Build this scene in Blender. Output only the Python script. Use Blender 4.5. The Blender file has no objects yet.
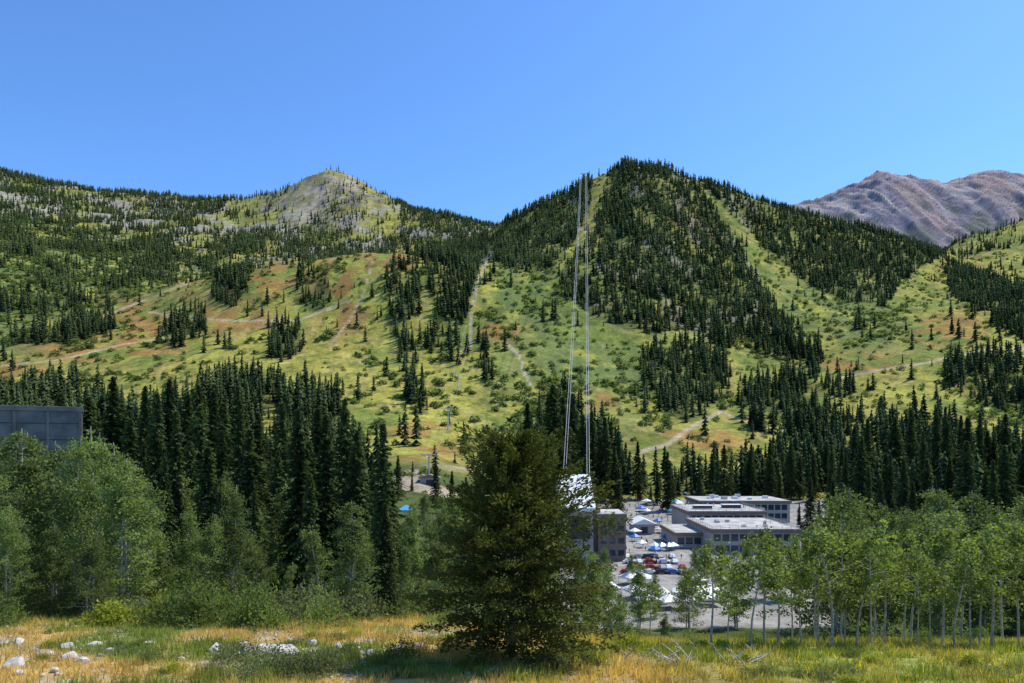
import bpy, math, numpy as np
from mathutils import Vector
R=math.radians
scene=bpy.context.scene
F=683.0; CX=512.0; HY=440.0     # survey constants: bearing / elevation tangents <-> photo scale

# ------------------------------------------------------------------ noise
def _h(ix,iy,s):
    n=(ix*374761393+iy*668265263+s*974634777)&0x7fffffff
    n=((n^(n>>13))*1274126177)&0x7fffffff
    n=(n^(n>>16))
    return (n&0xffff)/65535.0
def vn(x,y,s=0):
    xi=np.floor(x).astype(np.int64); yi=np.floor(y).astype(np.int64)
    fx=x-xi; fy=y-yi
    fx=fx*fx*fx*(fx*(fx*6-15)+10); fy=fy*fy*fy*(fy*(fy*6-15)+10)
    a=_h(xi,yi,s); b=_h(xi+1,yi,s); c=_h(xi,yi+1,s); d=_h(xi+1,yi+1,s)
    return (a+(b-a)*fx)+((c+(d-c)*fx)-(a+(b-a)*fx))*fy
def fbm(x,y,o=4,s=0):
    t=0;a=1;n=0
    for i in range(o):
        t=t+a*vn(x*2**i+17.3*i,y*2**i-9.1*i,s+i); n+=a; a*=.5
    return t/n
def ridged(x,y,o=5,s=0,g=.5):
    t=0;a=1;n=0
    for i in range(o):
        t=t+a*(1-np.abs(2*vn(x*2**i+7.7*i,y*2**i+3.3*i,s+i)-1)); n+=a; a*=g
    return t/n
def sst(a,b,x):
    t=np.clip((x-a)/(b-a),0,1); return t*t*(3-2*t)

# ------------------------------------------------------------------ terrain height
LAY=[]
def zl(d,cols,zs): LAY.append((d,np.array(cols,float),np.array(zs,float)))
def pl(d,cols,pys):
    LAY.append((d,np.array(cols,float),(HY-np.array(pys,float))/F*d))
zl(-150,[0],[6]); zl(0,[0],[-1.7])
zl(28,[0,1024],[-10.8,-10.9])
zl(38,[0,1024],[-12,-12.2])
zl(50,[0,450,650,1024],[-13.7,-13.8,-14.8,-14.9])
zl(60,[0,450,650,1024],[-15.6,-15.8,-18,-18])
zl(78,[0,450,650,1024],[-20,-20.5,-25,-25])
zl(115,[0,400,600,1024],[-25,-29,-38,-36])
zl(170,[0,400,560,1024],[-29,-32,-42,-42])
zl(290,[0,400,560,1024],[-26,-27,-42,-40])
pl(340,[0,420,560,800,1024],[482,480,518,518,510])
pl(430,[0,420,560,800,1024],[452,452,488,491,485])
pl(560,[0,200,400,500,600,700,800,900,1024],[412,405,412,420,432,438,445,440,432])
pl(750,[0,100,200,300,400,500,600,700,800,900,1024],[345,348,345,345,350,352,365,378,385,372,360])
pl(1000,[-200,0,100,150,200,240,270,300,330,370,400,440,480,550,600,700,800,900,960,1024],
        [280,285,303,296,281,271,268,267,261,256,253,261,270,273,272,303,322,318,312,308])
pl(1250,[-200,0,100,200,300,400,450,500,550,600,650,700,800,900,960,1024],
        [225,238,262,284,290,285,275,252,232,215,208,228,258,275,282,282])
pl(1500,[-200,0,100,200,300,400,450,500,530,560,590,605,625,660,700,740,800,850,900,935,960,1024],
        [200,215,237,254,264,268,258,228,215,200,183,174,168,172,184,198,216,228,239,250,268,262])
pl(1900,[-200,0,100,200,300,400,450,500,550,700,900,935,960,1024,1200],
        [180,190,208,222,232,240,240,245,260,265,285,262,243,224,222])
pl(2400,[-200,-80,0,50,100,150,200,250,280,300,325,345,380,410,440,480,500,540,700,950,1024,1200],
        [167,170,179,190,198,202,205,204,197,185,174,179,197,213,222,229,231,255,300,275,260,250])
pl(3000,[-200,400,1200],[300,300,300])
pl(4500,[0,650,740,780,800,830,855,878,900,925,945,962,985,1005,1024,1100,1200],
        [330,300,237,215,207,196,187,178,182,188,190,185,179,176,178,181,200])
pl(6200,[0,1200],[330,330]); pl(9500,[0,1200],[400,400])
LD=np.array([l[0] for l in LAY],float); K=len(LD)
def bearing(x,y): return CX+F*x/np.maximum(y,28.)
def _H(x,y):
    px=bearing(x,y)
    Z=np.stack([np.interp(px,l[1],l[2]) for l in LAY],1)
    dd=np.diff(LD); S=np.diff(Z,axis=1)/dd
    M=np.zeros_like(Z); M[:,0]=S[:,0]; M[:,-1]=S[:,-1]
    a=S[:,:-1]; b=S[:,1:]
    M[:,1:-1]=np.where(a*b>0,2*a*b/np.where(np.abs(a+b)<1e-9,1,a+b),0)
    k=np.clip(np.searchsorted(LD,y)-1,0,K-2); r=np.arange(len(y))
    h=dd[k]; t=np.clip((y-LD[k])/h,0,1)
    z=(2*t**3-3*t**2+1)*Z[r,k]+(t**3-2*t**2+t)*h*M[r,k]+(-2*t**3+3*t**2)*Z[r,k+1]+(t**3-t**2)*h*M[r,k+1]
    am=np.interp(y,[0,60,100,330,500,900,1500,2400,3000,4000,4600,9000],[.25,.3,.6,.4,3,10,20,24,40,120,130,100])
    g=fbm(x/110,y/260,4,3)-.5
    g2=ridged(x/70+.3*y/200,y/190,4,9)-.62
    n=.9*g+.7*g2
    far=sst(3000,3900,y)
    nf=(ridged(x/520,y/900,3,21)-.70)*.9+(ridged(x/130+y/500,y/420,5,27,.7)-.66)*.85
    z=z+am*(n*(1-far)+nf*far)
    z=z+.12*(fbm(x/1.7,y/1.7,3,5)-.5)*(1-sst(60,120,y))+1.6*(fbm(x/14,y/20,4,15)-.5)*sst(450,700,y)
    return z
def H(x,y):
    x=np.atleast_1d(np.asarray(x,float)); y=np.atleast_1d(np.asarray(y,float))
    out=np.empty_like(x)
    for i in range(0,len(x),120000): out[i:i+120000]=_H(x[i:i+120000],y[i:i+120000])
    return out
def H1(x,y): return float(H([x],[y])[0])
def at(px,d): return (px-CX)/F*d

def inpoly(px,py,poly):
    r=np.zeros(px.shape,bool); n=len(poly)
    for i in range(n):
        x0,y0=poly[i]; x1,y1=poly[(i+1)%n]
        if y0==y1: continue
        c=((y0>py)!=(y1>py))&(px<(x1-x0)*(py-y0)/(y1-y0)+x0)
        r^=c
    return r
def dline(px,py,ln):
    d=np.full(px.shape,1e9)
    for (x0,y0),(x1,y1) in zip(ln[:-1],ln[1:]):
        vx,vy=x1-x0,y1-y0; L=vx*vx+vy*vy
        t=np.clip(((px-x0)*vx+(py-y0)*vy)/L,0,1)
        d=np.minimum(d,np.hypot(px-x0-t*vx,py-y0-t*vy))
    return d

# stands of conifers (density, outline)
DENSE=[(1.,p) for p in [
 [(490,262),(488,240),(530,200),(575,170),(592,172),(588,205),(575,240),(560,262),(530,275)],
 [(608,160),(640,155),(690,175),(712,205),(730,238),(748,268),(786,318),(806,360),(790,362),(745,340),(722,350),(690,330),(650,338),(618,322),(590,312),(560,290),(556,272),(585,250),(600,215)],
 [(690,170),(740,185),(800,205),(860,222),(944,240),(946,258),(915,270),(884,302),(840,300),(806,284),(775,262),(752,236),(726,212)],
 [(385,255),(414,258),(419,300),(408,330),(420,360),(426,430),(414,425),(400,365),(386,315)],
 [(420,240),(482,238),(478,285),(462,340),(450,362),(426,350),(432,300),(420,265)],
 [(205,300),(225,266),(250,264),(252,300),(225,308)],
 [(295,290),(300,272),(322,272),(328,312),(298,306)],
 [(165,322),(200,308),(207,335),(175,352),(158,345)],
 [(268,322),(300,318),(304,352),(270,362)],
 [(60,330),(112,308),(116,326),(66,345)],
 [(474,335),(486,345),(492,396),(480,392)],
 [(640,350),(662,344),(700,355),(730,366),(726,398),(684,424),(664,405),(640,390)],
 [(735,378),(790,388),(822,402),(850,440),(800,440),(742,432)],
 [(940,352),(965,352),(1040,398),(1200,410),(1200,430),(1024,424),(975,404),(944,388)],
 [(944,262),(1024,290),(1250,300),(1250,345),(1024,340),(985,318),(950,296)],
 [(-300,440),(-300,395),(60,378),(92,392),(130,405),(180,400),(232,372),(262,378),(300,392),(336,400),(345,440),(380,468),(380,500),(-300,500)],
 [(528,470),(535,412),(560,398),(612,425),(622,470),(640,478),(700,472),(760,468),(800,440),(842,412),(900,420),(960,425),(1024,440),(1250,440),(1250,510),(600,512)],
]]
MID=[
 [(-300,205),(0,190),(150,240),(215,262),(200,285),(120,275),(60,265),(-300,300)],
 [(0,300),(60,280),(135,292),(110,330),(40,345),(-300,350),(-300,300)],
 [(590,312),(650,338),(722,350),(740,372),(690,350),(640,352),(600,345)],
 [(740,300),(790,318),(830,366),(870,395),(800,395),(760,370)],
 [(950,340),(1024,345),(1250,350),(1250,400),(1040,398),(980,372)],
 [(396,330),(424,330),(428,430),(408,420)],
 [(300,385),(340,395),(350,440),(300,440)],
 [(410,300),(440,300),(470,350),(450,372)],
]
def forest(x,y,z):
    px=CX+F*x/y; py=HY-F*z/y
    jx=px+15*(fbm(x/34,y/50,4,31)-.5); jy=py+15*(fbm(x/34,y/50,4,41)-.5)
    d=np.zeros(px.shape)
    front=(y<1130)|((px>488)&(y<1620))
    cl=fbm(x/45,y/60,3,77); gap=fbm(x/24,y/38,3,88)
    for p in MID: d=np.where(inpoly(jx,jy,p),np.maximum(d,.06+.5*sst(.50,.62,cl)),d)
    for s,p in DENSE: d=np.where(inpoly(jx,jy,p),s*(.34+.66*sst(.34,.48,gap)),d)
    d=np.maximum(d,.004+.08*sst(.6,.7,cl))
    bf=sst(.43,.52,fbm(x/130,y/230,5,55))
    bk=np.where((px<300)|(px>900),.20+.7*bf,.12+.65*bf)
    bk=np.where((px>288)&(px<392)&(py<214),.04+.28*bf,bk)
    bk=np.where((px>400)&(px<700),.95,bk)
    bk=np.where((px>180)&(px<420)&(y>1700)&(py>222),.2+.7*bf,bk)
    d=np.where(front,d,bk)
    d=np.where((px<215)&(y>1050)&(y<1900),.10+.8*sst(.45,.55,cl),d)
    d=np.where((px>700)&(y>1620)&(y<1800)&(px<930),.7,d)
    d=np.where((y>4000),0,d)
    d=np.where((y<440)&(px>545)&(px<830),np.where(y>405,d,0),d)
    d=np.where((px>370)&(px<470)&(y<560),0.04,d)
    for ln,w in TRAILS: d=np.where(dline(px,py,ln)<w+1.5,0,d)
    return d,px,py
TRAILS=[([(150,312),(185,318),(240,321),(300,320),(330,308),(352,300)],.9),([(100,318),(135,304),(170,290),(205,276)],.8),
 ([(505,342),(520,356),(524,372),(532,388)],1.3),([(640,452),(668,444),(690,428),(720,412)],2.2),([(720,412),(760,425),(800,436)],.8),
 ([(840,378),(880,370),(930,362),(985,350),(1060,346)],1.1),([(330,345),(350,320),(365,290),(372,262)],.8),
 ([(470,350),(470,320),(478,280),(490,255)],.9),([(380,472),(430,466),(470,470),(520,464)],2.4),([(0,366),(60,360),(120,345),(180,336)],.7)]

# ------------------------------------------------------------------ mesh helper
class MB:
    def __init__(s): s.V=[];s.T=[];s.M=[];s.C=[];s.n=0
    def add(s,V,T,mat=0,col=(.5,.5,.5)):
        V=np.asarray(V,float).reshape(-1,3); T=np.asarray(T,np.int64).reshape(-1,3)
        s.V.append(V); s.T.append(T+s.n); s.M.append(np.full(len(T),mat,np.int32))
        c=np.asarray(col,float)
        if c.ndim==1: c=np.tile(c,(len(V),1))
        s.C.append(c); s.n+=len(V)
    def mesh(s,name,mats,smooth=False):
        V=np.concatenate(s.V);T=np.concatenate(s.T);M=np.concatenate(s.M);C=np.concatenate(s.C)
        me=bpy.data.meshes.new(name)
        me.vertices.add(len(V)); me.vertices.foreach_set('co',V.astype(np.float32).ravel())
        me.loops.add(T.size); me.loops.foreach_set('vertex_index',T.astype(np.int32).ravel())
        me.polygons.add(len(T)); me.polygons.foreach_set('loop_start',np.arange(0,T.size,3,dtype=np.int32))
        try: me.polygons.foreach_set('loop_total',np.full(len(T),3,np.int32))
        except Exception: pass
        for m in mats: me.materials.append(m)
        me.polygons.foreach_set('material_index',M)
        if smooth: me.polygons.foreach_set('use_smooth',np.ones(len(T),bool))
        a=me.attributes.new('gcol','FLOAT_COLOR','POINT')
        a.data.foreach_set('color',np.concatenate([C,np.ones((len(C),1))],1).astype(np.float32).ravel())
        me.update(calc_edges=True)
        return me
def obj(name,data,loc=(0,0,0),rot=0,scale=1,parent=None):
    o=bpy.data.objects.new(name,data); scene.collection.objects.link(o)
    o.location=loc; o.rotation_euler=(0,0,rot)
    o.scale=(scale,)*3 if not hasattr(scale,'__len__') else scale
    if parent: o.parent=parent
    return o

# ------------------------------------------------------------------ materials
def newmat(name):
    m=bpy.data.materials.new(name); m.use_nodes=True
    nt=m.node_tree; return m,nt,nt.nodes,nt.links,nt.nodes['Principled BSDF']
def foliage(name,trans=.3,nscale=.6,spec=.2):
    m,nt,N,L,b=newmat(name)
    at_=N.new('ShaderNodeAttribute'); at_.attribute_name='gcol'
    oi=N.new('ShaderNodeObjectInfo')
    mp=N.new('ShaderNodeMapRange'); mp.inputs[3].default_value=.75; mp.inputs[4].default_value=1.35
    L.new(oi.outputs['Random'],mp.inputs[0])
    tc=N.new('ShaderNodeNewGeometry'); no=N.new('ShaderNodeTexNoise'); no.inputs['Scale'].default_value=nscale; no.inputs['Detail'].default_value=3
    L.new(tc.outputs['Position'],no.inputs['Vector'])
    m2=N.new('ShaderNodeMapRange'); m2.inputs[1].default_value=.3; m2.inputs[2].default_value=.7; m2.inputs[3].default_value=.7; m2.inputs[4].default_value=1.3
    L.new(no.outputs['Fac'],m2.inputs[0])
    mu=N.new('ShaderNodeMath'); mu.operation='MULTIPLY'; L.new(mp.outputs[0],mu.inputs[0]); L.new(m2.outputs[0],mu.inputs[1])
    vs=N.new('ShaderNodeVectorMath'); vs.operation='SCALE'; L.new(at_.outputs['Color'],vs.inputs[0]); L.new(mu.outputs[0],vs.inputs['Scale'])
    L.new(vs.outputs[0],b.inputs['Base Color']); b.inputs['Roughness'].default_value=.65
    b.inputs['Specular IOR Level'].default_value=spec
    if trans>0:
        tr=N.new('ShaderNodeBsdfTranslucent'); mx=N.new('ShaderNodeMixShader'); mx.inputs[0].default_value=trans
        vt=N.new('ShaderNodeVectorMath'); vt.operation='MULTIPLY'; L.new(vs.outputs[0],vt.inputs[0]); vt.inputs[1].default_value=(1.8,1.8,.8)
        L.new(vt.outputs[0],tr.inputs['Color'])
        L.new(b.outputs[0],mx.inputs[1]); L.new(tr.outputs[0],mx.inputs[2]); L.new(mx.outputs[0],N['Material Output'].inputs[0])
    return m
def plain(name,col,rough=.8,nscale=3,var=.25,metal=0,bump=0):
    m,nt,N,L,b=newmat(name)
    g=N.new('ShaderNodeNewGeometry'); no=N.new('ShaderNodeTexNoise'); no.inputs['Scale'].default_value=nscale; no.inputs['Detail'].default_value=5
    L.new(g.outputs['Position'],no.inputs['Vector'])
    r=N.new('ShaderNodeMapRange'); r.inputs[1].default_value=.3; r.inputs[2].default_value=.7; r.inputs[3].default_value=1-var; r.inputs[4].default_value=1+var
    L.new(no.outputs['Fac'],r.inputs[0])
    v=N.new('ShaderNodeVectorMath'); v.operation='SCALE'; v.inputs[0].default_value=col; L.new(r.outputs[0],v.inputs['Scale'])
    L.new(v.outputs[0],b.inputs['Base Color']); b.inputs['Roughness'].default_value=rough; b.inputs['Metallic'].default_value=metal
    if bump:
        bp=N.new('ShaderNodeBump'); bp.inputs['Strength'].default_value=bump; bp.inputs['Distance'].default_value=.1
        L.new(no.outputs['Fac'],bp.inputs['Height']); L.new(bp.outputs[0],b.inputs['Normal'])
    return m
m_con=foliage('conifer_needles',trans=.18,nscale=.35,spec=.05)
m_confar=foliage('conifer_needles_distant',trans=0,nscale=.02,spec=0.)
m_leaf=foliage('leaf',trans=.42,nscale=.7,spec=.12)
m_grass=foliage('grass_blade',trans=.35,nscale=.5,spec=.1)
m_bark=plain('bark_brown',(.10,.08,.06),.9,6,.4,bump=.5)
m_aspen=plain('bark_pale',(.40,.37,.30),.8,5,.35,bump=.3)
m_dead=plain('dead_wood',(.50,.46,.41),.8,8,.3)
m_rock=plain('granite',(.46,.43,.39),.85,2.5,.35,bump=.9)

def ground_mat():
    m,nt,N,L,b=newmat('ground_soil_grass')
    a=N.new('ShaderNodeAttribute'); a.attribute_name='gcol'
    g=N.new('ShaderNodeNewGeometry')
    f=None
    for sc,lo,hi in ((.012,.78,1.22),(.06,.72,1.28),(.3,.68,1.32),(1.7,.8,1.2)):
        no=N.new('ShaderNodeTexNoise'); no.inputs['Scale'].default_value=sc; no.inputs['Detail'].default_value=6; no.inputs['Roughness'].default_value=.65
        L.new(g.outputs['Position'],no.inputs['Vector'])
        r=N.new('ShaderNodeMapRange'); r.inputs[1].default_value=.32; r.inputs[2].default_value=.68; r.inputs[3].default_value=lo; r.inputs[4].default_value=hi
        L.new(no.outputs['Fac'],r.inputs[0])
        if f is None: f=r.outputs[0]
        else:
            mu=N.new('ShaderNodeMath'); mu.operation='MULTIPLY'; L.new(f,mu.inputs[0]); L.new(r.outputs[0],mu.inputs[1]); f=mu.outputs[0]
    v=N.new('ShaderNodeVectorMath'); v.operation='SCALE'; L.new(a.outputs['Color'],v.inputs[0]); L.new(f,v.inputs['Scale'])
    L.new(v.outputs[0],b.inputs['Base Color']); b.inputs['Roughness'].default_value=.95; b.inputs['Specular IOR Level'].default_value=.05
    bp=N.new('ShaderNodeBump'); bp.inputs['Strength'].default_value=.6; bp.inputs['Distance'].default_value=.6
    L.new(f,bp.inputs['Height']); L.new(bp.outputs[0],b.inputs['Normal'])
    return m
# ------------------------------------------------------------------ terrain mesh
rows=np.concatenate([np.arange(-150,28,6),np.arange(28,70,.5),np.arange(70,340,3),np.arange(340,1620,3.),np.arange(1620,2700,7),np.arange(2700,3500,60),np.arange(3500,4700,8),np.arange(4700,9500,150)])
u=np.linspace(-1.25,1.25,661)
YY,UU=np.meshgrid(rows,u,indexing='ij')
XX=UU*np.maximum(YY,45)
x=XX.ravel();y=YY.ravel();z=H(x,y)
def mix(a,b,t): return a*(1-t[:,None])+np.asarray(b)*t[:,None]
def ground_color(x,y,z):
    ys=np.maximum(y,28); d,px,py=forest(x,ys,z)
    n1=fbm(x/60,y/90,5,101); n2=fbm(x/18,y/25,4,111); n3=fbm(x/6,y/8,3,121)
    c=np.tile(np.array([.34,.315,.065]),(len(x),1))
    c=mix(c,(.17,.215,.045),sst(.44,.64,n1)*.85)
    c=mix(c,(.41,.33,.10),sst(.50,.70,n2)*.7)
    c=mix(c,(.09,.12,.04),sst(.55,.7,n3)*.6)
    for cx,cy,rx,ry in ((60,275,110,50),(520,300,60,45),(560,390,60,60),(640,380,60,40),(870,330,40,25),(20,330,60,40),(820,300,50,25)):
        e=np.exp(-(((px-cx)/rx)**2+((py-cy)/ry)**2)); c=mix(c,(.125,.175,.055),np.clip(e*1.1,0,.85)*sst(.3,.55,n2))
    for cx,cy,rx,ry in ((245,285,55,16),(100,348,60,14),(215,320,60,12),(345,288,20,14),(400,262,45,9),(300,270,30,8),(420,440,32,18),(10,372,35,10),(545,400,12,12),(345,300,22,32),(130,330,45,28),(690,225,20,15),(950,330,34,14),(855,362,36,8),(700,440,40,10),(600,400,20,10),(960,270,30,10),(500,330,20,10)):
        e=np.exp(-(((px-cx)/rx)**2+((py-cy)/ry)**2)); c=mix(c,(.34,.18,.06),np.clip(e*1.4*sst(.38,.6,n2),0,.75)*(y<1700))
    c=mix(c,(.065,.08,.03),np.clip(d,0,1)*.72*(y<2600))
    bk=sst(1250,1700,y)*(px<498)
    c=mix(c,(.24,.24,.075),bk*.6*sst(.40,.6,n1))
    rk=sst(.50,.59,fbm(x/60,y/100,5,131))
    c=mix(c,(.30,.275,.235),bk*rk*.85)
    pk=np.exp(-(((px-332)/46)**2+((py-190)/26)**2))*(y>1900)
    c=mix(c,(.34,.29,.215),np.clip(pk*1.8*sst(.30,.48,n1),0,.92))
    c=mix(c,(.15,.14,.11),np.clip(pk*1.6*sst(.5,.6,fbm(x/25,y/50,4,133)),0,.8))
    c=mix(c,(.29,.26,.08),np.clip(pk*1.6*sst(.54,.64,n2),0,.8))
    cl=sst(.56,.66,fbm(x/40,y/60,4,141))*((px>560)&(px<760)&(y>900)&(y<1600))
    c=mix(c,(.26,.22,.17),cl*.7)
    mt=sst(3000,3600,y)
    cm=mix(np.tile([.30,.245,.265],(len(x),1)),(.18,.165,.20),sst(.42,.58,fbm(x/160,y/200,5,151)))  # far massif rock, with distance haze put into its mauve tones
    cm=mix(cm,(.38,.33,.32),sst(.54,.66,fbm(x/60+y/300,y/400,5,161)))
    cm=mix(cm,(.33,.235,.21),sst(.52,.62,fbm(x/260,y/300,4,163))*.6)
    cm=mix(cm,(.14,.145,.13),sst(.50,.60,fbm(x/80,y/90,5,166))*sst(185,225,py))
    c=c*(1-mt[:,None])+cm*mt[:,None]
    for ln,w in TRAILS: c=mix(c,(.46,.37,.26),(1-sst(w*.5,w*1.4,dline(px,py,ln)))*(y<1400)*(y>300)*.8)
    v=sst(62,80,y)*(1-sst(360,430,y)); c=mix(c,(.08,.105,.035),v)
    pv=((px>560)&(px<840)&(y>150)&(y<400)); c=mix(c,(.30,.285,.265),pv*1.)
    rd=((px>390)&(px<460)&(y>318)&(y<370)); c=mix(c,(.34,.28,.20),rd*sst(.42,.5,n2))
    me=1-sst(55,72,y)
    g=mix(np.tile([.50,.355,.14],(len(x),1)),(.17,.20,.055),sst(.42,.6,fbm(x/5,y/5,4,171)))
    g=mix(g,(.25,.27,.065),sst(4,14,x)*.75)
    g=mix(g,(.46,.38,.28),sst(.58,.68,fbm(x/3,y/3,4,181))*sst(4,-6,x))
    c=c*(1-me[:,None])+g*me[:,None]
    return np.clip(c,.01,.8)
col=ground_color(x,y,z)
nr,nc=YY.shape
idx=np.arange(nr*nc).reshape(nr,nc)
a=idx[:-1,:-1].ravel();b_=idx[:-1,1:].ravel();c_=idx[1:,1:].ravel();d_=idx[1:,:-1].ravel()
T=np.concatenate([np.stack([a,b_,c_],1),np.stack([a,c_,d_],1)])
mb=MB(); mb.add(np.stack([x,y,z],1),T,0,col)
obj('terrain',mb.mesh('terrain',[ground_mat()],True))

# ------------------------------------------------------------------ vegetation builders
def unit(v): return v/np.maximum(np.linalg.norm(v,axis=-1,keepdims=True),1e-9)
def diamonds(mb,c,d,length,width,rng,mat,col,flat=.5):
    n=len(c); w=rng.normal(size=(n,3)); w[:,2]*=flat
    w=unit(np.cross(d,np.cross(w,d)))
    L=(np.asarray(length)*np.ones(n))[:,None]; W=(np.asarray(width)*np.ones(n))[:,None]
    V=np.stack([c-d*L*.5,c+w*W*.5,c+d*L*.5,c-w*W*.5],1).reshape(-1,3)
    i=np.arange(n)*4
    T=np.concatenate([np.stack([i,i+1,i+2],1),np.stack([i,i+2,i+3],1)])
    mb.add(V,T,mat,np.repeat(col,4,0))
def tube(mb,P,r,mat=0,s=6):
    P=np.asarray(P,float); n=len(P); r=np.asarray(r)*np.ones(n)
    V=[]
    for i in range(n):
        d=P[min(i+1,n-1)]-P[max(i-1,0)]; d=d/np.linalg.norm(d)
        q=np.cross(d,[0,0,1]) if abs(d[2])<.9 else np.cross(d,[1,0,0]); q/=np.linalg.norm(q); w=np.cross(d,q)
        for k in range(s):
            t=2*math.pi*k/s; V.append(P[i]+r[i]*(math.cos(t)*q+math.sin(t)*w))
    T=[]
    for i in range(n-1):
        for k in range(s):
            a=i*s+k;b=i*s+(k+1)%s; T+=[(a,b,b+s),(a,b+s,a+s)]
    mb.add(V,T,mat,(.1,.1,.1))
def conifer(h,r,seed,nbr=260,spr=16,sl=.9,sw=.4,prof=None,up=.12,droop=.45,z0=.06,wood=False,c0=(.032,.05,.02),c1=(.095,.125,.04),rag=.3,fluff=.06,dn=.3,lj=.25):
    rng=np.random.default_rng(seed); mb=MB()
    tube(mb,[(0,0,-.6),(0,0,h*.5),(rng.normal()*.01*h,0,h*.985)],[.016*h+.04,.010*h,.02],1,7)
    t=z0+(1-z0)*(rng.random(nbr)**.9); t=np.sort(t); ang=np.arange(nbr)*2.4+rng.normal(size=nbr)*.4
    if prof is None: P=(1-t)**.85*.97+.03
    else: P=np.interp(t,prof[0],prof[1])
    lump=1-rag+2*rag*vn(np.cos(ang)*1.6+5+seed,np.sin(ang)*1.6+t*8+5,seed)
    L=r*P*lump*rng.uniform(.93-lj,.93+lj,nbr)
    k=np.maximum(3,(spr*(.25+L/r))).astype(int); bi=np.repeat(np.arange(nbr),k)
    s=rng.random(len(bi))**.6; Lb=L[bi]
    ca=np.cos(ang[bi]);sa=np.sin(ang[bi]); out=np.stack([ca,sa,0*ca],1); side=np.stack([-sa,ca,0*ca],1)
    q=rng.uniform(-1,1,len(bi)); latw=Lb*.33*(1.1-s)
    upb=up*(t[bi]*1.6)
    zz=t[bi]*h+Lb*(upb*s-droop*s*s*(1-.6*t[bi]))
    c=out*(Lb*s)[:,None]+side*(q*latw)[:,None]; c[:,2]+=zz+rng.normal(size=len(bi))*fluff
    d=unit(out+side*(q*.9)[:,None]+np.array([0,0,1])*(upb-droop*s)[:,None]+rng.normal(size=(len(bi),3))*dn*np.array([.5,.5,1]))
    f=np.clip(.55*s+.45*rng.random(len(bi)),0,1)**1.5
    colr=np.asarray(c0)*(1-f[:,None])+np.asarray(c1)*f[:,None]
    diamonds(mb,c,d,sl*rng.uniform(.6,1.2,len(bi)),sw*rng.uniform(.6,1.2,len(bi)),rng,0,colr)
    zt=rng.uniform(.93,1.0,14)*h; c=np.stack([0*zt,0*zt,zt],1)
    d=unit(np.stack([rng.normal(size=14)*.35,rng.normal(size=14)*.35,np.ones(14)],1)); diamonds(mb,c,d,sl*.8,sw*.5,rng,0,np.tile(c1,(14,1)))
    if wood:
        for i in range(0,nbr,2):
            pts=[]
            for ss in (0,.35,.7,.95):
                upi=up*t[i]*1.6
                pts.append((math.cos(ang[i])*L[i]*ss,math.sin(ang[i])*L[i]*ss,t[i]*h+L[i]*(upi*ss-droop*ss*ss*(1-.6*t[i]))))
            tube(mb,pts,[.045,.03,.02,.008],1,4)
    return mb.mesh('conifer_mesh',[m_con,m_bark])
def broad(h,w,seed,base=.25,nl=26,nleaf=6000,size=.28,c0=(.05,.085,.025),c1=(.12,.17,.05),bark=None,top=.35,stems=1,cr=.12,trunk=.012):
    rng=np.random.default_rng(seed); mb=MB(); cen=[];rad=[]
    for st in range(stems):
        off=np.array([rng.normal()*.06*w*(stems>1),rng.normal()*.06*w*(stems>1),0]); lean=rng.normal(size=2)*.05*h
        hh=h*(1 if st==0 else rng.uniform(.7,.95))
        def tp(f): return off+np.array([lean[0]*f*f+.01*h*math.sin(f*7+seed),lean[1]*f*f,hh*f])
        fs=np.linspace(-.03,1,8); tube(mb,[tp(f) for f in fs],[(trunk*hh+.02)*(1-.85*max(f,0)) for f in fs],1,6)
        for i in range(nl):
            f=base+(1-base)*((i+rng.random())/nl); a=i*2.4+rng.normal()*.5+st
            g=(f-base)/(1-base); pr=math.sin(math.pi*min(1,(.12+g*.88))**.75)*(1-top*g)+.12
            Lb=w*.5*pr*rng.uniform(.5,1.2); p0=tp(f*.93)
            el=rng.uniform(.25,.8); dr=np.array([math.cos(a)*math.cos(el),math.sin(a)*math.cos(el),math.sin(el)*.8])
            pm=p0+dr*Lb*.5+np.array([0,0,.04*Lb]); p1=p0+dr*Lb
            p1[2]=min(p1[2],hh*1.0+off[2])
            tube(mb,[p0,pm,p1],[(trunk*hh*.4)*(1-.7*f)+.012,.02,.008],1,4)
            for q in (.5,.8,1.02):
                cen.append(p0+(p1-p0)*q+rng.normal(size=3)*.05*w); rad.append(cr*w*rng.uniform(.45,1.2))
        cen.append(tp(.97)); rad.append(cr*w*.5)
    cen=np.array(cen);rad=np.array(rad)
    wgt=rad**2/np.sum(rad**2); ci=rng.choice(len(cen),nleaf,p=wgt)
    c=cen[ci]+rng.normal(size=(nleaf,3))*rad[ci][:,None]*np.array([.55,.55,.42])
    d=unit(rng.normal(size=(nleaf,3)))
    tone=rng.random(len(cen))[ci]*.5+.5*rng.random(nleaf)
    colr=np.asarray(c0)*(1-tone[:,None])+np.asarray(c1)*tone[:,None]
    diamonds(mb,c,d,size*rng.uniform(.6,1.3,nleaf),size*.75,rng,0,colr,1.)
    return mb.mesh('broadleaf_mesh',[m_leaf,bark or m_bark])
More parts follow.
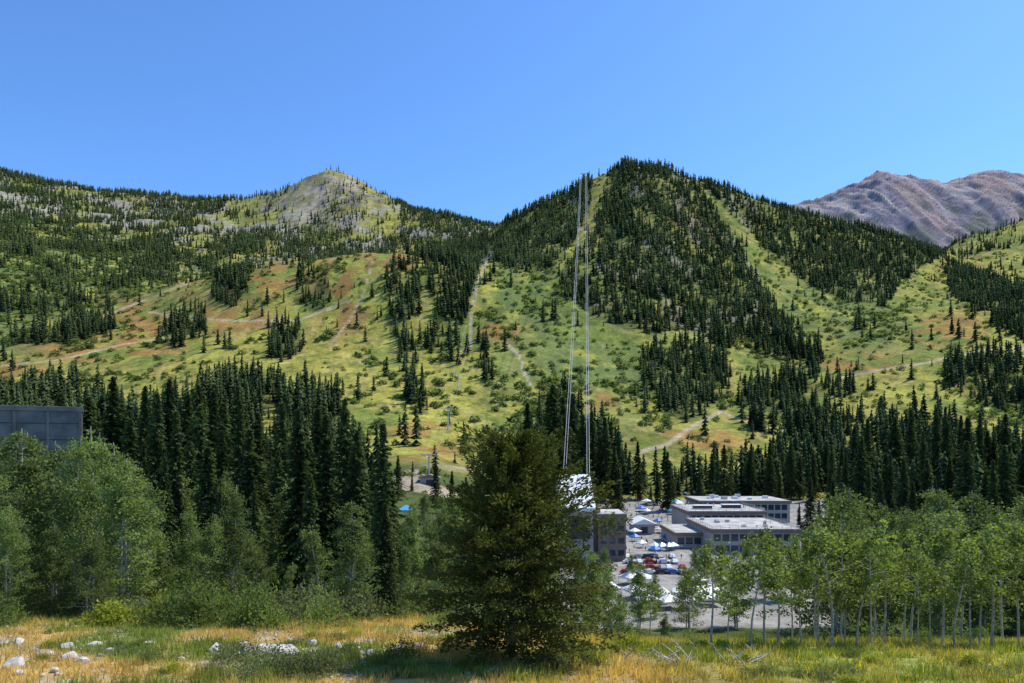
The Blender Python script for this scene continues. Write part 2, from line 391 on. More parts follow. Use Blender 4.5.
def bush(h,w,seed,n=1500,size=.13,c0=(.07,.105,.035),c1=(.18,.23,.07)):
    rng=np.random.default_rng(seed); mb=MB(); nc=16
    cc=np.stack([rng.normal(size=nc)*.24*w,rng.normal(size=nc)*.24*w,rng.uniform(.1,.75,nc)*h],1)
    cc[:,2]*=np.clip(1.25-np.hypot(cc[:,0],cc[:,1])/(w*.5),.3,1)
    ci=rng.integers(0,nc,n); c=cc[ci]+rng.normal(size=(n,3))*np.array([.12*w,.12*w,.14*h]); c[:,2]=np.abs(c[:,2])
    for k in range(10):
        tube(mb,[(0,0,-.1),cc[k]*.6,cc[k]],[.025,.015,.006],1,4)
    t=(.5*rng.random(nc)[ci]+.5*rng.random(n))[:,None]
    diamonds(mb,c,unit(rng.normal(size=(n,3))+np.array([0,0,.5])),size*rng.uniform(.6,1.4,n),size*.6,rng,0,np.asarray(c0)*(1-t)+np.asarray(c1)*t,1.)
    return mb.mesh('bush_mesh',[m_leaf,m_bark])

def far_con(tiers,sides,seed):
    rng=np.random.default_rng(seed); V=[];T=[]
    for k in range(tiers):
        t0=k/tiers; zt=min(1,t0+1.55/tiers) if k<tiers-1 else 1; r=.5*(1-t0)**.8*rng.uniform(.75,1.2)+.02
        b=len(V); V.append((rng.normal()*.02,rng.normal()*.02,zt))
        for s in range(sides):
            a=2*math.pi*(s+rng.random()*.6)/sides+k; q=r*(1 if s%2 else .5)*rng.uniform(.7,1.2)
            V.append((math.cos(a)*q,math.sin(a)*q,t0+.05+rng.normal()*.025))
        for s in range(sides): T.append((b,b+1+s,b+1+(s+1)%sides))
    return np.array(V),np.array(T)
def scatter(mb,protos,P,h,w,rng,c0,c1):
    pi=rng.integers(0,len(protos),len(P)); tone=rng.random(len(P))
    for k,(V,T) in enumerate(protos):
        m=np.where(pi==k)[0]
        if not len(m): continue
        a=rng.random(len(m))*6.283; ca=np.cos(a)[:,None];sa=np.sin(a)[:,None]
        X=(V[None,:,0]*ca-V[None,:,1]*sa)*w[m][:,None]; Y=(V[None,:,0]*sa+V[None,:,1]*ca)*w[m][:,None]; Z=V[None,:,2]*h[m][:,None]
        W=np.stack([X,Y,Z],2)+P[m][:,None,:]
        TT=(T[None]+np.arange(len(m))[:,None,None]*len(V)).reshape(-1,3)
        c=np.asarray(c0)*(1-tone[m][:,None])+np.asarray(c1)*tone[m][:,None]
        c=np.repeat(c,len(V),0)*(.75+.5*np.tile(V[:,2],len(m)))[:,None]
        mb.add(W.reshape(-1,3),TT,0,c)
rng=np.random.default_rng(7)
def sample(n,y0,y1,um):
    yy=np.sqrt(rng.random(n)*(y1*y1-y0*y0)+y0*y0); uu=rng.uniform(-um,um,n); return uu*yy,yy
near_p=[far_con(9,10,i) for i in range(6)]; far_p=[far_con(5,6,10+i) for i in range(5)]
mb=MB(); tot=0
for (y0,y1,sp,pr,hs) in ((345,650,48,near_p,1.),(650,1000,42,near_p,.95),(1000,1640,38,far_p,.85),(1640,2750,66,far_p,.82)):
    n=int(1.0*(y1*y1-y0*y0)/sp); xx,yy=sample(n,y0,y1,1.0); zz=H(xx,yy)
    d,px,py=forest(xx,yy,zz); k=rng.random(n)<d
    if y0>=1640: k&=(px<520)|(px>900)
    xx,yy,zz=xx[k],yy[k],zz[k]; nn=len(xx); tot+=nn
    h=hs*(6+20*rng.random(nn)**.9)*(.75+.5*vn(xx/50,yy/50,5)); w=h*rng.uniform(.28,.46,nn)
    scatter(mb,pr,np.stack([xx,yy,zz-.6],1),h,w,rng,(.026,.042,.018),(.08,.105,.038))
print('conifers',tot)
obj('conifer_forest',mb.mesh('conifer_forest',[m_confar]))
def clump(n,seed):
    r=np.random.default_rng(seed); c=unit(r.normal(size=(n,3)))*r.uniform(.6,1,(n,1))*.5; c[:,2]=np.abs(c[:,2])*1.7
    V=[];T=[]
    for i in range(n):
        q=r.normal(size=(3,3))*.17; b=len(V); V+=[c[i]+q[0],c[i]+q[1],c[i]+q[2]]; T.append((b,b+1,b+2))
    return np.array(V),np.array(T)
cp=[clump(46,60+i) for i in range(5)]
n=110000; xx,yy=sample(n,345,1600,.95); zz=H(xx,yy); d,px,py=forest(xx,yy,zz)
dz=.05+.35*sst(.5,.66,fbm(xx/35,yy/45,4,201))
for cx,cy,rx,ry,s in ((50,270,110,45,1.),(10,330,80,50,.6),(525,300,55,40,.8),(560,400,60,60,.6),(650,375,60,40,.8),(875,330,40,22,.9),(820,300,40,22,.5),(800,355,40,20,.5),(440,400,40,40,.3),(130,300,30,20,.6),(740,310,25,50,.7),(660,250,60,60,.4)):
    dz=np.maximum(dz,s*np.exp(-(((px-cx)/rx)**2+((py-cy)/ry)**2))*sst(.3,.5,fbm(xx/30,yy/40,3,211)))
for ln,w in TRAILS: dz=np.where(dline(px,py,ln)<w+1.5,0,dz)
dz=np.where((yy<440)&(px>470)&(px<840),0,dz)
k=rng.random(n)<dz*.5; xx,yy,zz=xx[k],yy[k],zz[k]; nn=len(xx); print('shrubs',nn)
mb=MB(); h=rng.uniform(2,6,nn)*(.6+.8*vn(xx/40,yy/40,8)); w=h*rng.uniform(1.0,1.8,nn)
scatter(mb,cp,np.stack([xx,yy,zz-.2],1),h,w,rng,(.065,.095,.04),(.16,.20,.07))
obj('shrub_thicket',mb.mesh('shrub_thicket',[m_leaf]))

# ------------------------------------------------------------------ mid-ground trees
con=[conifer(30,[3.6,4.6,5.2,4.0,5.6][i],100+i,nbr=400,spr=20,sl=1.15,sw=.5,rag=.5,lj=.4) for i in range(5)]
def put(name,me,px,d,href,top=None,h=None,wide=1.,rot=None,sink=.3):
    X=at(px,d); Z=H1(X,d)
    if h is None: h=(HY-top)/F*d-Z
    s=h/href; o=obj(name,me,(X,d,Z-sink),rng.random()*6.28 if rot is None else rot,(s*wide,s*wide,s)); return o
L=[(130,120,418),(157,125,392),(143,112,440),(176,118,410),(208,110,446),(222,130,430),(250,115,428),(262,120,462),
   (298,112,408),(309,128,440),(326,105,414),(345,118,398),(357,108,430),(383,90,422),(390,120,470),(100,135,430),
   (278,140,450),(165,100,456),(318,145,408),(200,150,404),(240,160,400),(310,100,472),(255,98,490),
   (220,105,490),(190,140,440),(372,130,452)]
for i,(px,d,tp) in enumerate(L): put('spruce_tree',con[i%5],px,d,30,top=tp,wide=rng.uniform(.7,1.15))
Q=[]
for px in np.arange(528,622,6.5): Q.append((px+rng.normal()*2,rng.uniform(330,400),np.interp(px,[528,560,590,620],[402,378,398,438])+rng.uniform(-6,36)))
for px in np.arange(622,1200,7.5): Q.append((px+rng.normal()*3,rng.uniform(355,440),np.interp(px,[622,700,800,830,860,930,1024],[448,452,440,428,425,410,420])+rng.uniform(-8,36)))
for px in np.arange(800,1200,9.5): Q.append((px+rng.normal()*4,rng.uniform(230,330),np.interp(px,[800,860,930,1024],[470,452,440,448])+rng.uniform(-8,45)))
for px in np.arange(-120,90,9.): Q.append((px+rng.normal()*3,rng.uniform(170,260),rng.uniform(385,430)))
for px in np.arange(90,345,12.): Q.append((px+rng.normal()*6,rng.uniform(190,300),rng.uniform(376,458)+max(0,(px-250)*.12)))
for px in (398,412,436,452,466,478): Q.append((px,rng.uniform(285,325),rng.uniform(452,478)))
for i,(px,d,tp) in enumerate(Q): put('spruce_tree',con[i%5],px,d,30,top=tp,wide=rng.uniform(.8,1.25))
G0=(.075,.108,.04);G1=(.19,.24,.085)
bro=[broad(18,[8,10,7,9,6.5][i],200+i,base=.1,nl=30,nleaf=8500,size=.30,c0=G0,c1=G1,cr=.10,stems=2,bark=m_aspen) for i in range(5)]
B=[(18,66,425),(-14,70,425),(48,72,438),(74,64,434),(102,70,424),(124,62,455),(140,75,480),(58,58,520),(-40,66,430),(-80,68,420),(8,56,500),(95,58,530),(32,80,430),(88,84,430),(118,88,440),(-5,60,470),
   (212,72,512),(238,68,482),(252,78,525),(322,78,520),(350,72,497),(368,80,530),(415,95,505),(432,100,520),(400,88,540),(180,120,470),(228,110,470),(288,120,480),(338,125,470),(268,100,500),
   (592,62,545),(606,75,560),(164,68,535),(190,80,505),(285,90,560),(455,110,490),(470,120,500),(574,80,540),(440,180,492),(408,190,498),(425,230,488),(398,150,520)]
for i,(px,d,tp) in enumerate(B): put('cottonwood_tree',bro[i%5],px,d,18,top=tp,wide=rng.uniform(.8,1.15))
for i in range(34):
    px=rng.uniform(800,1150); d=rng.uniform(100,210); put('cottonwood_tree',bro[i%5],px,d,18,top=rng.uniform(485,550),wide=1.1)
for px,d,tp in [(640,150,560),(695,190,545),(706,200,538),(722,190,541),(735,150,548),(748,200,537),(765,180,540),(780,200,536),(795,180,532),(805,200,528),(620,110,590),(665,120,610),(606,200,546),(688,150,566),(632,200,552),(655,160,572)]:
    put('cottonwood_tree',bro[int(px)%5],px,d,18,top=tp,wide=1.0)
asp=[broad(7.4,3.0,300+i,base=.40,nl=14,nleaf=850,size=.2,c0=(.09,.13,.035),c1=(.21,.26,.075),bark=m_aspen,cr=.12,trunk=.007) for i in range(6)]
for i,(px,d,tp) in enumerate([(712,44,540),(728,46,565),(752,43,536),(764,45,522),(778,44,552),(792,48,545),(818,46,515),(832,44,525),(858,45,552),(871,44,528),(884,47,520),(905,49,532),(918,44,545),(943,48,522),(955,44,540),(980,45,532),(992,47,524),(1018,48,528),(1035,45,530),(1060,46,525),(1085,47,520),(650,60,580),(690,60,570),(1110,46,530),
    (842,52,514),(875,53,535),(912,55,518),(962,54,520),(1002,55,514),(815,54,540),(800,46,560),(845,46,560),(930,46,560),(970,45,556)]):
    put('aspen_tree',asp[i%6],px,d,7.4,top=tp-4,wide=rng.uniform(.9,1.3),sink=.1)
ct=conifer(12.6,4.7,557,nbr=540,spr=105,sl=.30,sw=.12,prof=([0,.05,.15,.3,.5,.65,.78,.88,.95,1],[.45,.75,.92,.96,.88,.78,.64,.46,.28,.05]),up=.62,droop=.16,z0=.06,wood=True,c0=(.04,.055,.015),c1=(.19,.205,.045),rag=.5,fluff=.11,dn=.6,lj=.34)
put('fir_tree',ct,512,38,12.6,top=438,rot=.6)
put('spruce_tree',con[2],385,60,30,top=500)
bs=[bush(1.6,2.4,400+i) for i in range(4)]+[bush(1.3,2.6,410,c0=(.09,.11,.06),c1=(.19,.21,.11)),bush(1.2,2,411,c0=(.16,.20,.03),c1=(.34,.36,.06))]
for px,d,s,k in [(635,41,1.0,5),(545,37,.8,4),(268,35,1.2,4),(300,34,1.1,4),(235,37,1.1,4),(250,33,.8,4),(400,38,.9,0),(330,37,.8,4),(970,36,.7,5),(720,42,.7,5),(820,33,.6,4),(590,36,.5,4),(620,42,.8,5),(345,38,.7,0)]:
    X=at(px,d); obj('bush',bs[k],(X,d,H1(X,d)-.05),rng.random()*6,s)
for i in range(150):
    d=rng.uniform(50,66); px=rng.uniform(-150,1170); X=at(px,d); s=rng.uniform(.5,1.5)*(1.5 if px<420 else .6)
    obj('bush',bs[int(rng.integers(0,6))],(X,d,H1(X,d)-.1),rng.random()*6,(s,s,s*rng.uniform(.8,1.4)))
for i in range(90):   # low meadow shrubs
    d=rng.uniform(32,50); px=rng.uniform(-60,1100); X=at(px,d); s=rng.uniform(.18,.5)
    obj('bush',bs[[0,4,5,4,1,5][int(rng.integers(0,6))]],(X,d,H1(X,d)-.05),rng.random()*6,(s*1.3,s*1.3,s))

# ------------------------------------------------------------------ meadow grass
n=170000; yy=rng.uniform(29,64,n); xx=rng.uniform(-.9,.9,n)*yy
tf=fbm(xx/.9,yy/.9,3,301); k=rng.random(n)<sst(.30,.6,tf); xx,yy,tf=xx[k],yy[k],tf[k]; nn=len(xx); zz=H(xx,yy)
gn=fbm(xx/5,yy/5,4,171); green=np.clip(sst(.42,.6,gn)+sst(4,16,xx)*.7,0,1)
h=rng.uniform(.15,.55,nn)*(.6+.8*tf)*(.7+.7*vn(xx/3,yy/3,44)); lean=rng.normal(size=(nn,2))*.13
wv=rng.uniform(.02,.042,nn); a=rng.random(nn)*6.28
base=np.stack([xx,yy,zz-.03],1); o=np.stack([np.cos(a)*wv,np.sin(a)*wv,0*wv],1)
V=np.stack([base-o,base+o,base+np.stack([lean[:,0],lean[:,1],h],1)],1).reshape(-1,3)
gc=np.tile([.58,.41,.155],(nn,1))*(1-green[:,None])+np.array([.23,.27,.06])*green[:,None]
fl=(rng.random(nn)<.10*sst(.45,.6,fbm(xx/4,yy/4,3,401))+.02)&(xx>0); gc[fl]=(.75,.58,.02)
gc*=rng.uniform(.65,1.3,(nn,1))
mb=MB(); mb.add(V,np.arange(nn*3).reshape(-1,3),0,np.repeat(gc,3,0)); obj('meadow_grass',mb.mesh('meadow_grass',[m_grass]))

# ------------------------------------------------------------------ boulders
import bmesh
def rockmesh(seed):
    bm=bmesh.new(); bmesh.ops.create_icosphere(bm,subdivisions=4,radius=1)
    P=np.array([v.co[:] for v in bm.verts]); s=seed*3.1
    n=fbm(P[:,0]*1.1+s+5,P[:,1]*1.1+P[:,2]*.8+s,4,seed)-.5
    rr=np.random.default_rng(seed)
    P=P*(1+.6*n)[:,None]
    for k in range(7):
        d=unit(rr.normal(size=3)); q=P@d; m=q>.62; P[m]-=np.outer(q[m]-.62,d)*.9
    for v,p in zip(bm.verts,P): v.co=p
    me=bpy.data.meshes.new('boulder_mesh'); bm.to_mesh(me); bm.free(); me.materials.append(m_rock)
    return me
rk=[rockmesh(i) for i in range(1,6)]
for i,(px,d,sx,sz) in enumerate([(15,35,.65,.4),(70,37,.5,.35),(82,36,.4,.25),(48,38,.35,.25),(262,38.5,1.5,.4),(290,39,.8,.35),(215,40,.5,.35),(245,41,.4,.25),(68,40,.5,.4),(35,39,.3,.22),(400,40,.6,.3),(418,41,.5,.25),(110,39,.3,.2),(150,42,.35,.2),(338,41,.4,.25),(310,42,.5,.3),(18,42,.4,.3),(-20,38,.7,.4),(180,37,.25,.18),(370,39,.3,.22),(20,33.5,.3,.2),(600,40,.25,.15),(55,34,.25,.18),(95,41,.4,.3)]):
    X=at(px,d); o=obj('boulder',rk[i%5],(X,d,H1(X,d)+sz*.35),rng.random()*6); o.scale=(sx,sx*.8,sz)
n=600; mb=MB()
lowb=bmesh.new(); bmesh.ops.create_icosphere(lowb,subdivisions=1,radius=1); LV=np.array([v.co[:] for v in lowb.verts]); LT=np.array([[v.index for v in f.verts] for f in lowb.faces]); lowb.free()
for i in range(n):
    d=rng.uniform(33,50); X=rng.uniform(-.8,-.02)*d; 
    if fbm(np.array([X/3]),np.array([d/3]),4,181)[0]<.52: continue
    s=rng.uniform(.05,.17); V=LV*(1+rng.uniform(-.3,.3,(len(LV),1)))*np.array([s,s,s*.6])+np.array([X,d,H1(X,d)+s*.3]); mb.add(V,LT,0)
obj('scattered_stones',mb.mesh('scattered_stones',[m_rock]))
for (px,d,n,s) in [(672,36,12,1.1),(735,36.5,9,.9),(640,38,5,.7)]:
    mb=MB(); r2=np.random.default_rng(int(px))
    for i in range(n):
        a=r2.uniform(-.9,1.1)+(math.pi if i%2 else 0); L_=r2.uniform(.6,1.7)*s; e=r2.uniform(.05,1.0)
        p=[np.array([r2.normal()*.5,r2.normal()*.3,.05])]
        for j in range(4): p.append(p[-1]+np.array([math.cos(a),math.sin(a)*.5,math.sin(e)])*L_/4+r2.normal(size=3)*.08)
        tube(mb,p,[.05,.04,.03,.022,.008],0,5)
        for j in (2,3):
            tube(mb,[p[j],p[j]+np.array([r2.normal()*.25,r2.normal()*.2,.25])*s],[.022,.008],0,4)
    X=at(px,d); obj('fallen_dead_branch',mb.mesh('dead_branch',[m_dead]),(X,d,H1(X,d)))

# ------------------------------------------------------------------ buildings
m_conc=plain('concrete_grey',(.38,.36,.33),.85,.8,.15); m_dconc=plain('concrete_dark_panel',(.17,.15,.13),.8,.5,.3)
m_white=plain('white_membrane',(.78,.78,.77),.5,.5,.05); m_brown=plain('board_formed_brown',(.22,.16,.12),.8,1.5,.2)
m_roof=plain('roof_gravel',(.40,.39,.37),.9,.25,.4); m_dark=plain('dark_fascia',(.05,.045,.04),.6,1,.2)
m_steel=plain('galvanised_steel',(.46,.47,.48),.45,2,.1,metal=.3); m_tyre=plain('rubber',(.02,.02,.02),.9,5,.1)
m_glass,_,N_,L_2,bb=newmat('window_glass'); bb.inputs['Base Color'].default_value=(.03,.045,.06,1); bb.inputs['Roughness'].default_value=.08
def paint(c,n): return plain(n,c,.35,2,.06)
m_blue=paint((.06,.18,.5),'blue_canvas'); m_red=paint((.4,.04,.03),'red_canvas'); m_cyan=paint((.10,.38,.60),'light_blue_canvas')
def empty(name,loc,rot=0):
    o=bpy.data.objects.new(name,None); scene.collection.objects.link(o); o.location=loc; o.rotation_euler=(0,0,rot); return o
def box(name,x0,x1,y0,y1,z0,z1,mat,par,bev=.03):
    bm=bmesh.new(); bmesh.ops.create_cube(bm,size=1)
    for v in bm.verts: v.co=((x0+x1)/2+v.co.x*(x1-x0),(y0+y1)/2+v.co.y*(y1-y0),(z0+z1)/2+v.co.z*(z1-z0))
    if bev: bmesh.ops.bevel(bm,geom=bm.edges[:],offset=bev,segments=1,affect='EDGES')
    me=bpy.data.meshes.new(name); bm.to_mesh(me); bm.free(); me.materials.append(mat)
    return obj(name,me,parent=par)
def prism(name,pts,y0,y1,mat,par,axis='y'):
    n=len(pts); V=[(p[0],y0,p[1]) for p in pts]+[(p[0],y1,p[1]) for p in pts]
    if axis=='x': V=[(v[1],v[0],v[2]) for v in V]
    me=bpy.data.meshes.new(name); me.from_pydata(V,[],[tuple(range(n)),tuple(range(2*n-1,n-1,-1))]+[(i,i+n,(i+1)%n+n,(i+1)%n) for i in range(n)])
    me.update(); bm=bmesh.new(); bm.from_mesh(me); bmesh.ops.recalc_face_normals(bm,faces=bm.faces); bm.to_mesh(me); bm.free()
    me.materials.append(mat); return obj(name,me,parent=par)
e=empty('concrete_building',(at(82,128),128,0),R(32))
box('walls',-60,0,0,22,-32,5.3,m_dconc,e); box('parapet',-60.2,.2,-.2,22.2,5.3,6.2,m_dconc,e)
for k in range(12): box('joint_%d'%k,-60,-.3,-.07,0,-30+k*3,-29.85+k*3,m_dark,e,0)
for k in range(12): box('pilaster_%d'%k,-.5-k*5,-.1-k*5,-.3,-.08,-31,5.25,m_dconc,e,0)
e=empty('tram_station',(0,0,0)); D=232
x0=at(562,D);x1=at(594,D)
box('walls',x0,x1,D+2,D+22,-44,-23,m_conc,e); box('side_tower',x1+.2,x1+3,D+6,D+20,-44,-24.5,m_brown,e)
prism('roof',[(D-1,-24.2),(D-1,-23),(D+16,-12.9),(D+24,-12.9),(D+24,-24.2)],x0-.5,x1+.5,m_white,e,'x')
box('dock_opening',x0+1,x1-1,D+1.9,D+2.01,-34,-26,m_dark,e,0)
for k in range(5): box('roof_rib_%d'%k,x0+1+k*2.1,x0+1.3+k*2.1,D+23.5,D+24.3,-20,-12.7,m_steel,e,0)
e=empty('lodge_building',(0,0,0)); D=236; x0=at(598,D);x1=at(626,D)
box('walls',x0,x1,D,D+16,-44,-27,m_brown,e); box('fascia',x0-.3,x1+.3,D-.3,D+16.3,-27,-25.6,m_dconc,e); box('roof_deck',x0+.3,x1-.3,D+.3,D+15.7,-25.6,-25.45,m_roof,e,0)
for k in range(3): 
    for j in range(3): box('window_%d_%d'%(j,k),x0+1+k*3,x0+3+k*3,D-.06,D+.02,-40+j*4.2,-38+j*4.2,m_glass,e,0)
e=empty('conference_centre_building',(0,0,0))
def flat(nm,x0,x1,y0,y1,zt,zb=-44,rail=True):
    box(nm+'_walls',x0,x1,y0,y1,zb,zt-1.4,m_conc,e); box(nm+'_fascia',x0-.6,x1+.6,y0-.6,y1+.6,zt-1.4,zt,m_brown,e)
    box(nm+'_roof',x0,x1,y0,y1,zt-.0,zt+.06,m_roof,e,0)
    n=int((x1-x0)/3.2)
    for k in range(n): 
        box(nm+'_window_%d'%k,x0+.6+k*3.2,x0+3.2+k*3.2,y0-.06,y0+.02,zt-4.4,zt-1.9,m_glass,e,0)
        box(nm+'_window_low_%d'%k,x0+.6+k*3.2,x0+3.2+k*3.2,y0-.06,y0+.02,zt-8.4,zt-6,m_glass,e,0)
    if rail:
        mb=MB()
        for (a0,b0,a1,b1) in ((x0,y0,x1,y0),(x1,y0,x1,y1),(x0,y0,x0,y1)):
            for hh in (.6,1.15): tube(mb,[(a0,b0,zt+hh),(a1,b1,zt+hh)],.07,0,4)
            m_=int(max(abs(a1-a0),abs(b1-b0))/3)
            for q in range(m_+1): tube(mb,[(a0+(a1-a0)*q/m_,b0+(b1-b0)*q/m_,zt),(a0+(a1-a0)*q/m_,b0+(b1-b0)*q/m_,zt+1.15)],.07,0,4)
        obj(nm+'_railing',mb.mesh('railing',[m_steel]),parent=e)
flat('lower',at(712,250),at(800,250),250,286,-32.6); flat('upper',at(688,292),at(765,292),292,322,-30.4); flat('wing',at(676,262),at(708,262),262,288,-35.5,rail=False); flat('rear',at(700,326),at(790,326),326,352,-29.0,rail=False)
for k in range(2): box('clerestory_%d'%k,80+k*14,88+k*14,300+k*4,303+k*4,-30.3,-28.9,m_dark,e); 
for k in range(2): box('clerestory_cap_%d'%k,79.7+k*14,88.3+k*14,299.7+k*4,303.3+k*4,-28.9,-28.7,m_white,e)
for k in range(10):
    X=rng.uniform(95,125);Y=rng.uniform(328,348); s=rng.uniform(.8,1.8); box('roof_unit_%d'%k,X,X+s*1.6,Y,Y+s,-28.9,-28.9+s*.8,m_steel if k%2 else m_white,e)
for k in range(6):
    X=rng.uniform(76,100);Y=rng.uniform(254,280); box('roof_vent_%d'%k,X,X+1.5,Y,Y+1.2,-32.5,-31.6,m_steel,e)
# white roofed pavilion on the plaza
e=empty('plaza_pavilion',(0,0,0)); x0=at(634,300)
box('walls',x0,x0+9,300,312,-42,-37,m_conc,e); prism('roof',[(x0-1,-37),(x0+4.5,-34.6),(x0+10,-37)],299,313,m_white,e)
box('doorway',x0+3,x0+6,299.93,300.02,-41,-38.2,m_dark,e,0)
e=empty('lift_station',(0,0,0)); D=335; x0=at(420,D)
box('walls',x0,x0+9,D,D+6,-24,-18.5,m_conc,e); prism('roof',[(x0-1,-18.5),(x0+4.5,-16.8),(x0+10,-18.5)],D-1,D+7,m_brown,e)
box('opening',x0+3,x0+7,D-.05,D+.02,-22.5,-19.5,m_dark,e,0)

def tent(cx,cy,s,h,mat,tilt=0):
    zg=H1(cx,cy); e=empty('canopy_tent',(cx,cy,zg),tilt)
    V=[(-s,-s,h*.6),(s,-s,h*.6),(s,s,h*.6),(-s,s,h*.6),(0,0,h)]+[(-s,-s,h*.48),(s,-s,h*.48),(s,s,h*.48),(-s,s,h*.48)]
    me=bpy.data.meshes.new('canopy'); me.from_pydata(V,[],[(0,1,4),(1,2,4),(2,3,4),(3,0,4),(0,5,6,1),(1,6,7,2),(2,7,8,3),(3,8,5,0)]); me.materials.append(mat); obj('canopy',me,parent=e)
    mb=MB()
    for a in (-1,1):
        for b in (-1,1): tube(mb,[(a*s*.98,b*s*.98,0),(a*s*.98,b*s*.98,h*.55)],.05,0,5)
    obj('poles',mb.mesh('poles',[m_steel]),parent=e)
for k in range(13):
    d=rng.uniform(168,200); px=606+k*9+rng.normal()*4; tent(at(px,d),d,rng.uniform(1.8,3.4),rng.uniform(3.2,4.4),m_white,rng.normal()*.3)
for k in range(20):
    d=rng.uniform(240,395); px=rng.uniform(630,680); tent(at(px,d),d,rng.uniform(1.3,2.4),3.2,[m_white,m_blue,m_white,m_cyan][k%4],rng.random())
tent(at(406,262),262,3,4.5,m_cyan)
tent(at(272,150),150,2.5,3.5,m_white)
def carmesh(mat):
    mb_=bmesh.new()
    prof=[(-2.2,.35),(-2.2,.85),(-1.9,.95),(-1.35,1.45),(.5,1.48),(1.15,.98),(2.05,.85),(2.2,.6),(2.2,.35)]
    vs=[[mb_.verts.new((p[0],s*(.88 if p[1]<1.2 else .7),p[1])) for p in prof] for s in (-1,1)]
    n=len(prof); mb_.faces.new(vs[0][::-1]); mb_.faces.new(vs[1])
    for i in range(n): mb_.faces.new((vs[0][i],vs[0][(i+1)%n],vs[1][(i+1)%n],vs[1][i]))
    bmesh.ops.recalc_face_normals(mb_,faces=mb_.faces)
    for cx in (-1.35,1.35):
        for s in (-1,1):
            r=bmesh.ops.create_cone(mb_,cap_ends=True,segments=14,radius1=.34,radius2=.34,depth=.24)
            for v in r['verts']: v.co=(cx+v.co.x,s*.82+v.co.z,.34+v.co.y)
            for v in r['verts']:
                for f in v.link_faces: f.material_index=1
    for s in (-1,1):
        q=[mb_.verts.new(c) for c in ((-1.45,s*.83,1.0),(.95,s*.83,1.0),(.45,s*.735,1.4),(-1.2,s*.735,1.4))]; f=mb_.faces.new(q); f.material_index=2
    q=[mb_.verts.new(c) for c in ((1.12,-.78,1.03),(1.12,.78,1.03),(.55,.66,1.45),(.55,-.66,1.45))]; f=mb_.faces.new(q); f.material_index=2
    me=bpy.data.meshes.new('car'); mb_.to_mesh(me); mb_.free()
    for m in (mat,m_tyre,m_glass): me.materials.append(m)
    return me
cars=[carmesh(paint(c,'car_paint_%d'%i)) for i,c in enumerate([(.75,.75,.75),(.03,.03,.035),(.3,.02,.02),(.05,.12,.35),(.35,.36,.38)])]
for k in range(22):
    d=[214,222,232,242][k%4]; px=628+(k//4)*11+rng.normal()*2; X=at(px,d); obj('parked_car',cars[[0,4,1,0,4,3,0,1,4,2][int(rng.integers(0,10))]],(X,d,H1(X,d)+.02),rng.choice([0,1.57])+rng.normal()*.05)
for k in range(7):
    d=415; px=640+k*9; X=at(px,d); obj('parked_car',cars[int(rng.integers(0,5))],(X,d,H1(X,d)+.02),1.57)
def person(mt,mp_,ms):
    v=[(0,0,.95),(0,0,1.2),(0,0,1.42),(0,0,1.52),(0,0,1.66),(.1,0,.9),(.12,.03,.5),(.13,-.02,.06),(-.1,0,.9),(-.12,-.08,.5),(-.13,-.02,.06),(.19,0,1.4),(.25,.02,1.13),(.24,-.1,.9),(-.19,0,1.4),(-.25,.02,1.13),(-.26,-.05,.88),(.13,-.13,.04),(-.13,-.13,.04)]
    ed=[(0,1),(1,2),(2,3),(3,4),(0,5),(5,6),(6,7),(0,8),(8,9),(9,10),(2,11),(11,12),(12,13),(2,14),(14,15),(15,16),(7,17),(10,18)]
    rr=[.13,.13,.14,.055,.1,.09,.065,.045,.09,.065,.045,.06,.045,.035,.06,.045,.035,.035,.035]
    me=bpy.data.meshes.new('p'); me.from_pydata(v,ed,[]); o=bpy.data.objects.new('p',me); scene.collection.objects.link(o)
    md=o.modifiers.new('s','SKIN'); 
    for i,r in enumerate(rr): me.skin_vertices[0].data[i].radius=(r,r)
    me.skin_vertices[0].data[0].use_root=True
    dg=bpy.context.evaluated_depsgraph_get(); m2=bpy.data.meshes.new_from_object(o.evaluated_get(dg)); bpy.data.objects.remove(o)
    m2.materials.clear()
    for m in (mt,mp_,ms): m2.materials.append(m)
    for p in m2.polygons: p.material_index=2 if p.center.z>1.5 else (1 if p.center.z<.95 else 0)
    return m2
m_skin=plain('skin',(.45,.28,.2),.6); m_jean=plain('denim',(.05,.07,.13),.8)
ppl=[person(paint(c,'shirt_%d'%i),m_jean,m_skin) for i,c in enumerate([(.7,.7,.7),(.5,.05,.04),(.05,.15,.45),(.06,.06,.06)])]
for k in range(90):
    d=rng.uniform(225,400); px=rng.uniform(622,682); X=at(px,d); obj('person',ppl[k%4],(X,d,H1(X,d)),rng.random()*6)
for k in range(20):
    d=rng.uniform(306,320); X=rng.uniform(80,106); obj('person',ppl[k%4],(X,d,-30.34),rng.random()*6)

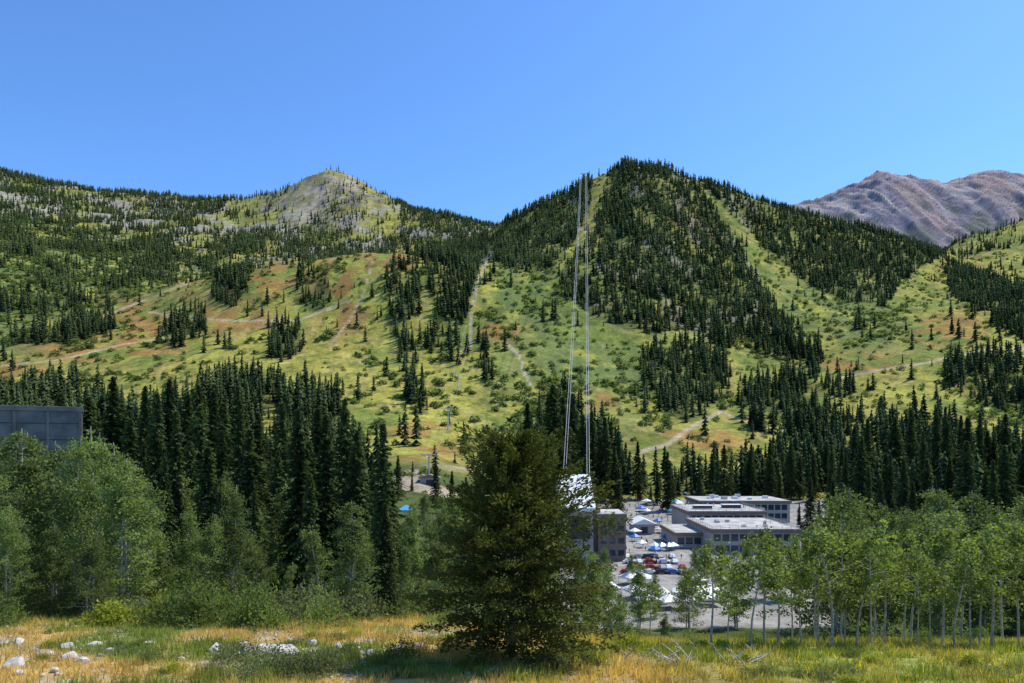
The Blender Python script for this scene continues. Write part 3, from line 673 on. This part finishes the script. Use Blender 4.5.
# ------------------------------------------------------------------ tramway
TD=1470; TX=at(583.5,TD); TZ=H1(TX,TD)-1; TH=(HY-174)/F*TD-TZ; TH=max(22,TH); print('tower h',TH,TZ)
mb=MB()
for a in (-1,1):
    for b in (-1,1): tube(mb,[(a*4,b*4,-2),(a*1.5,b*1.5,TH)],[.7,.5],0,5)
for k in range(6):
    f0,f1=k/6,(k+1)/6; r0=4-2.5*f0; r1=4-2.5*f1
    for a,b,c,d in ((-1,-1,1,-1),(1,-1,1,1),(1,1,-1,1),(-1,1,-1,-1)):
        tube(mb,[(a*r0,b*r0,TH*f0),(c*r1,d*r1,TH*f1)],.25,0,4); tube(mb,[(c*r0,d*r0,TH*f0),(a*r1,b*r1,TH*f1)],.25,0,4); tube(mb,[(a*r1,b*r1,TH*f1),(c*r1,d*r1,TH*f1)],.25,0,4)
for s in (-1,1): tube(mb,[(s*1,0,TH-.5),(s*7.5,0,TH+.8)],[.9,.7],0,5)
tube(mb,[(-7.5,0,TH+.8),(7.5,0,TH+.8)],.8,0,5)
obj('tramway_tower',mb.mesh('tramway_tower',[m_steel]),(TX,TD,TZ))
mb=MB()
for (sx,bx) in ((-7,563),(-4.6,565.5),(4.4,587),(7,589.5)):
    A=np.array([TX+sx,TD,TZ+TH+1]); Bp=np.array([at(bx,236),236,-13.]); P=[]
    for t in np.linspace(0,1,40): p=A*(1-t)+Bp*t; p[2]-=14*4*t*(1-t); P.append(p)
    tube(mb,P,[.26*(1-t)+.075*t for t in np.linspace(0,1,40)],0,5)
obj('tramway_cable',mb.mesh('tramway_cable',[m_steel]))
def pylon(px,d,h,s=1):
    mb=MB(); tube(mb,[(0,0,-1),(0,0,h)],[.45*s,.3*s],0,8); tube(mb,[(-3.2*s,0,h),(3.2*s,0,h)],.22*s,0,5)
    for a in (-1,1): tube(mb,[(a*3*s,-1.4,h-.3),(a*3*s,1.4,h-.3)],.25*s,0,5); tube(mb,[(a*.1,0,h-2*s),(a*3*s,0,h)],.12*s,0,4)
    X=at(px,d); Z=H1(X,d); obj('chairlift_tower',mb.mesh('chairlift_tower',[m_steel]),(X,d,Z)); return np.array([X,d,Z+h])
pp=[pylon(429,352,12),pylon(448,520,16,1.2),pylon(458,640,15),pylon(466,760,15),pylon(475,880,16),pylon(484,1000,16,1.3),pylon(491,1150,18,1.5)]
mb=MB()
for a,b in zip(pp[:-1],pp[1:]):
    for s in (-3,3):
        P=[a*(1-t)+b*t+np.array([s,0,-3*4*t*(1-t)]) for t in np.linspace(0,1,8)]; tube(mb,P,.07,0,4)
obj('chairlift_cable',mb.mesh('chairlift_cable',[m_steel]))

# ------------------------------------------------------------------ light, sky, camera
EL,AZ=R(56),R(60)      # azimuth from view direction (+Y) towards +X
w=bpy.data.worlds.new('World'); scene.world=w; w.use_nodes=True; N=w.node_tree.nodes; Lk=w.node_tree.links
sk=N.new('ShaderNodeTexSky'); sk.sky_type='NISHITA'; sk.sun_disc=False; sk.sun_elevation=EL; sk.sun_rotation=AZ
sk.altitude=1500; sk.air_density=1.0; sk.dust_density=1.3; sk.ozone_density=1.6
tm=N.new('ShaderNodeVectorMath'); tm.operation='MULTIPLY'; tm.inputs[1].default_value=(.78,1.20,1.66)
Lk.new(sk.outputs[0],tm.inputs[0]); Lk.new(tm.outputs[0],N['Background'].inputs[0]); N['Background'].inputs[1].default_value=.148
sl=bpy.data.lights.new('sun','SUN'); sl.energy=5.0; sl.angle=R(.5); sl.color=(1,.94,.80)
so=bpy.data.objects.new('sun',sl); scene.collection.objects.link(so)
dv=Vector((math.sin(AZ)*math.cos(EL),math.cos(AZ)*math.cos(EL),math.sin(EL))); so.rotation_euler=dv.to_track_quat('Z','Y').to_euler(); so.location=(60,-20,120)
cam=bpy.data.cameras.new('camera'); cam.sensor_width=36; cam.lens=F/1024*36; cam.shift_y=(HY-341.5)/1024; cam.clip_start=.5; cam.clip_end=20000
co=bpy.data.objects.new('camera',cam); scene.collection.objects.link(co); co.location=(0,0,0); co.rotation_euler=(R(90),0,0)
scene.camera=co
scene.view_settings.view_transform='Standard'; scene.view_settings.look='None'; scene.view_settings.exposure=0
